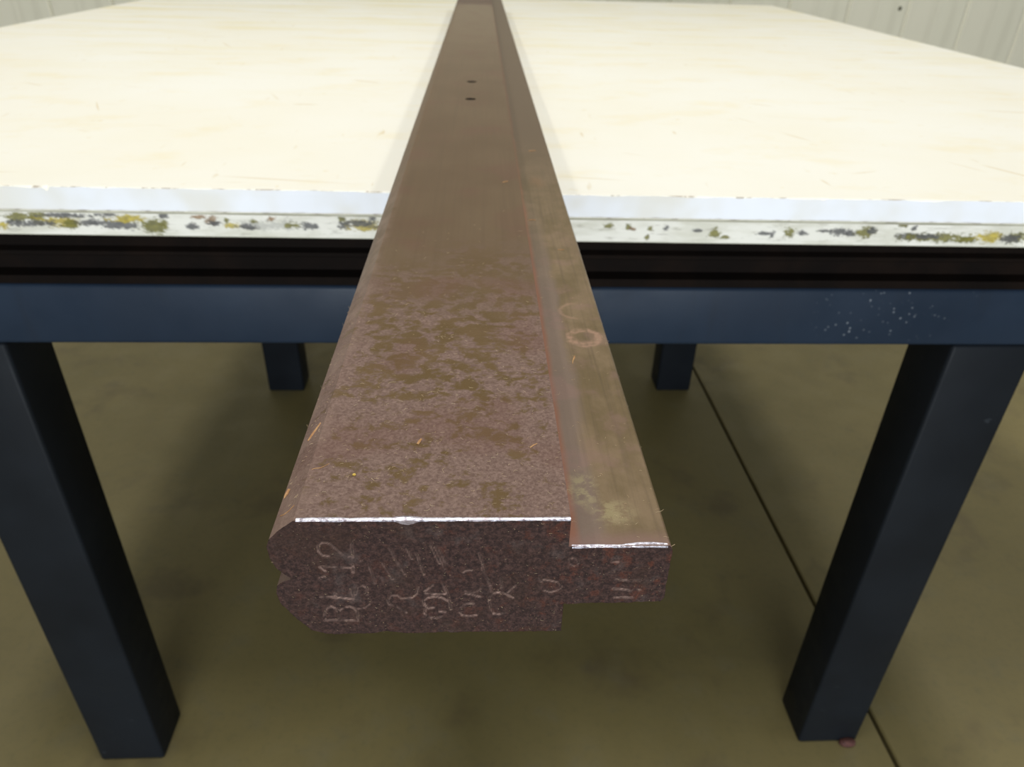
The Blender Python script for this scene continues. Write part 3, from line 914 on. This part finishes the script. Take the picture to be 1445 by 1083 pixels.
def surf(xmm):
    if xmm > XS * 1000:
        return HS
    if xmm >= -62.3:
        return HT
    P = LEFT[::-1]
    for (xa, za), (xb_, zb_) in zip(P[:-1], P[1:]):
        if xb_ <= xmm <= xa:
            return (za + (zb_ - za) * (xmm - xa) / (xb_ - xa)) / 1000
    return 0.043


def sliver(pts, w, name, label, cat='wood chip', group=None, m_='wood', flat=0.45, lift=0.0001):
    """a thin tapered splinter following pts (bar millimetres)"""
    P = [Vector(on_bar(a_, b_, surf(a_) + w * flat * 0.5 + lift + c_)) for a_, b_, c_ in pts]
    org = P[0].copy()
    bm = bmesh.new()
    n_ = len(P); rings = []
    for i, p in enumerate(P):
        d = (P[min(i + 1, n_ - 1)] - P[max(i - 1, 0)]).normalized()
        sd = d.cross(Vector((0, 0, 1))).normalized()
        up = sd.cross(d)
        t = i / (n_ - 1)
        ww = w * (0.55 + 0.45 * math.sin(math.pi * min(1, t * 1.2 + 0.15)))
        rings.append([bm.verts.new(p - org + sd * (ww * 0.5 * a_) + up * (ww * 0.5 * flat * b_)) for a_, b_ in ((1, -1), (1.15, 0.1), (0.3, 1), (-0.8, 0.8), (-1.1, -0.3))])
    for A, B in zip(rings[:-1], rings[1:]):
        for k_ in range(5):
            bm.faces.new((A[k_], A[(k_ + 1) % 5], B[(k_ + 1) % 5], B[k_]))
    bm.faces.new(rings[0][::-1]); bm.faces.new(rings[-1])
    bmesh.ops.recalc_face_normals(bm, faces=bm.faces[:])
    o_ = obj(name, bm, M[m_], None, org)
    return tag(o_, label, cat, group)


G = 'wood chips lying on the steel bar'
sliver([(-67.8, -474.0, 0), (-66.6, -471.6, .0001), (-65.2, -468.8, .0002), (-64.1, -466.6, 0)], 0.0010, 'wood_splinter', 'longest straw-coloured wood splinter, lying on the sloping left shoulder of the bar', group=G)
sliver([(-69.6, -500.0, .0002), (-70.2, -502.4, .0001), (-70.1, -503.9, 0), (-69.3, -503.4, .0003), (-68.7, -501.6, .0006)], 0.0008, 'wood_splinter', 'small curled wood shaving on the sloping left shoulder near the stamped end', group=G)
sliver([(-25.8, -482.5, 0), (-25.2, -480.9, .0001), (-24.6, -479.2, 0)], 0.0011, 'wood_splinter', 'short thick tan wood chip on the middle of the pitted bar top', group=G)
sliver([(15.6, -484.6, 0), (16.9, -483.2, .0001), (18.4, -482.0, 0)], 0.0006, 'wood_splinter', 'thin reddish wood splinter on the bar top beside the step', group=G)
sliver([(-61.4, -497.2, .0), (-60.6, -496.6, 0), (-58.6, -496.4, .0001), (-56.9, -495.2, .0002), (-56.0, -493.8, 0)], 0.00028, 'wood_fibre', 'pale curved hair-thin fibre on the bar top by its sloping left shoulder', group=G, flat=0.8)
sliver([(42.9, -394.4, .0), (42.4, -396.6, .0001), (41.6, -398.8, .0), (41.2, -401.6, .0)], 0.0007, 'wood_splinter', 'small pale flake with a tail on the tongue just in front of the ring mark', group=G)
sliver([(42.4, -4.6, 0), (45.8, -3.6, .0002), (49.2, -2.2, 0)], 0.0012, 'wood_splinter', 'farthest wood splinter, orange, on the tongue above the table edge', group=G)
sliver([(13.9, -148.7, 0), (16.0, -147.0, .0002), (18.3, -145.2, 0)], 0.0010, 'wood_splinter', 'orange wood splinter on the smooth bar top left of the step', group=G)
sliver([(31.6, -197.9, 0), (34.0, -197.9, .0002), (36.7, -197.7, 0)], 0.0009, 'wood_splinter', 'pale crosswise wood splinter on the tongue close to the step', group=G)
sliver([(47.3, -254.8, 0), (49.4, -255.0, .0001), (51.4, -254.7, 0)], 0.0008, 'wood_splinter', 'tan crosswise wood splinter mid-tongue beyond the ring mark', group=G)
sliver([(-69.2, -514.2, .0001), (-67.4, -515.6, .0001), (-65.6, -515.6, .0001), (-63.9, -514.3, .0001)], 0.00035, 'wood_fibre', 'arched pale fibre across the sloping left shoulder next to the silver edge', group=G, flat=0.8)
cb = bmesh.new()
bmesh.ops.create_icosphere(cb, subdivisions=2, radius=0.0006)
for v in cb.verts:
    v.co *= random.uniform(0.8, 1.15); v.co.z *= 0.8
o = obj('crumb', cb, M['crumb'], None, on_bar(-46.2, -500.4, HT + 0.0005))
tag(o, 'tiny round yellow crumb on the left front of the bar top', 'crumb')


# ------------------------------------------------------------------ uncountable lint and grit over the near end of the bar
def lint():
    bm = bmesh.new()

    def fib(p, d, up, L_, w, bend):
        sd = d.cross(up).normalized() * w
        n_ = 3
        prev = None
        for i in range(n_ + 1):
            t = i / n_
            c_ = p + d * (L_ * (t - 0.5)) + d.cross(up) * (bend * L_ * (t - 0.5) ** 2) + up * (w * 0.6 + 0.25 * L_ * 0.2 * math.sin(math.pi * t))
            q = [bm.verts.new(c_ - sd), bm.verts.new(c_ + up * w), bm.verts.new(c_ + sd)]
            if prev:
                for k_ in range(2):
                    bm.faces.new((prev[k_], prev[k_ + 1], q[k_ + 1], q[k_]))
                bm.faces.new((prev[2], prev[0], q[0], q[2]))
            prev = q
    up = Vector((0, 0, 1))
    for i in range(720):
        x = random.uniform(-62, 61.5)
        y = -519 + abs(random.gauss(0, 110))
        if y > -150 or (x > 26 and random.random() < 0.65):
            continue
        a_ = random.gauss(0, 0.7)
        fib(Vector((x / 1000, y / 1000, surf(x))), Vector((math.cos(a_), math.sin(a_), 0)), up, random.uniform(0.0004, 0.0018) * (1 if random.random() > .06 else 2.2), random.uniform(0.00003, 0.00007), random.uniform(-1.5, 1.5))
    for i in range(60):
        x = random.uniform(-71, -63)
        y = -519 + abs(random.gauss(0, 130))
        a_ = random.gauss(0.8, 0.6)
        fib(Vector((x / 1000, y / 1000, surf(x))), Vector((math.cos(a_), math.sin(a_), 0)), Vector((-.7, 0, .7)), random.uniform(0.0006, 0.0020), random.uniform(0.00004, 0.00008), random.uniform(-1.5, 1.5))
    out = Vector((0, -1, 0))
    for i in range(320):
        z = random.uniform(0.5, 53)
        x = random.uniform(float(spline(LEFT, [z])[0]), 61 if 14.6 < z < 41 else 26.3)
        if x < -66 and 22 < z < 32:
            continue
        a_ = random.gauss(0, 0.8)
        fib(Vector((x / 1000, -BL - 0.0002, z / 1000)), Vector((math.cos(a_), 0, math.sin(a_))), out, random.uniform(0.0002, 0.0006) * (1 if random.random() > .07 else 2.4), random.uniform(0.00002, 0.00005), random.uniform(-2, 2))
    # hairs standing off the edges
    for x, z, dx, dz, L_ in ((62.6, 40, 0.6, 0.5, .0014), (30.5, 13.2, 0.3, -1, .003), (60.5, 13.6, 1, -.4, .003)):
        fib(Vector((x / 1000, -BL + 0.002, z / 1000)), Vector((dx, 0, dz)).normalized(), out, L_, 0.00008, 0.5)
    for y in (-0.40, -0.345, -0.365, -0.425, -0.455):
        fib(Vector((-0.0724, y, 0.0425)), Vector((-0.8, 0.2, 0.6)).normalized(), Vector((0, -1, 0)), 0.0020, 0.00006, 1.0)
        fib(Vector((0.0621, y - 0.01, 0.0395)), Vector((0.8, 0.3, 0.5)).normalized(), Vector((0, -1, 0)), 0.0012, 0.00005, 1.0)
    bmesh.ops.recalc_face_normals(bm, faces=bm.faces[:])
    o_ = obj('lint', bm, M['lint'], bar)
    tag(o_, 'pale dust and lint fibres clinging to the near end of the bar', None, None, 'stuff')


lint()
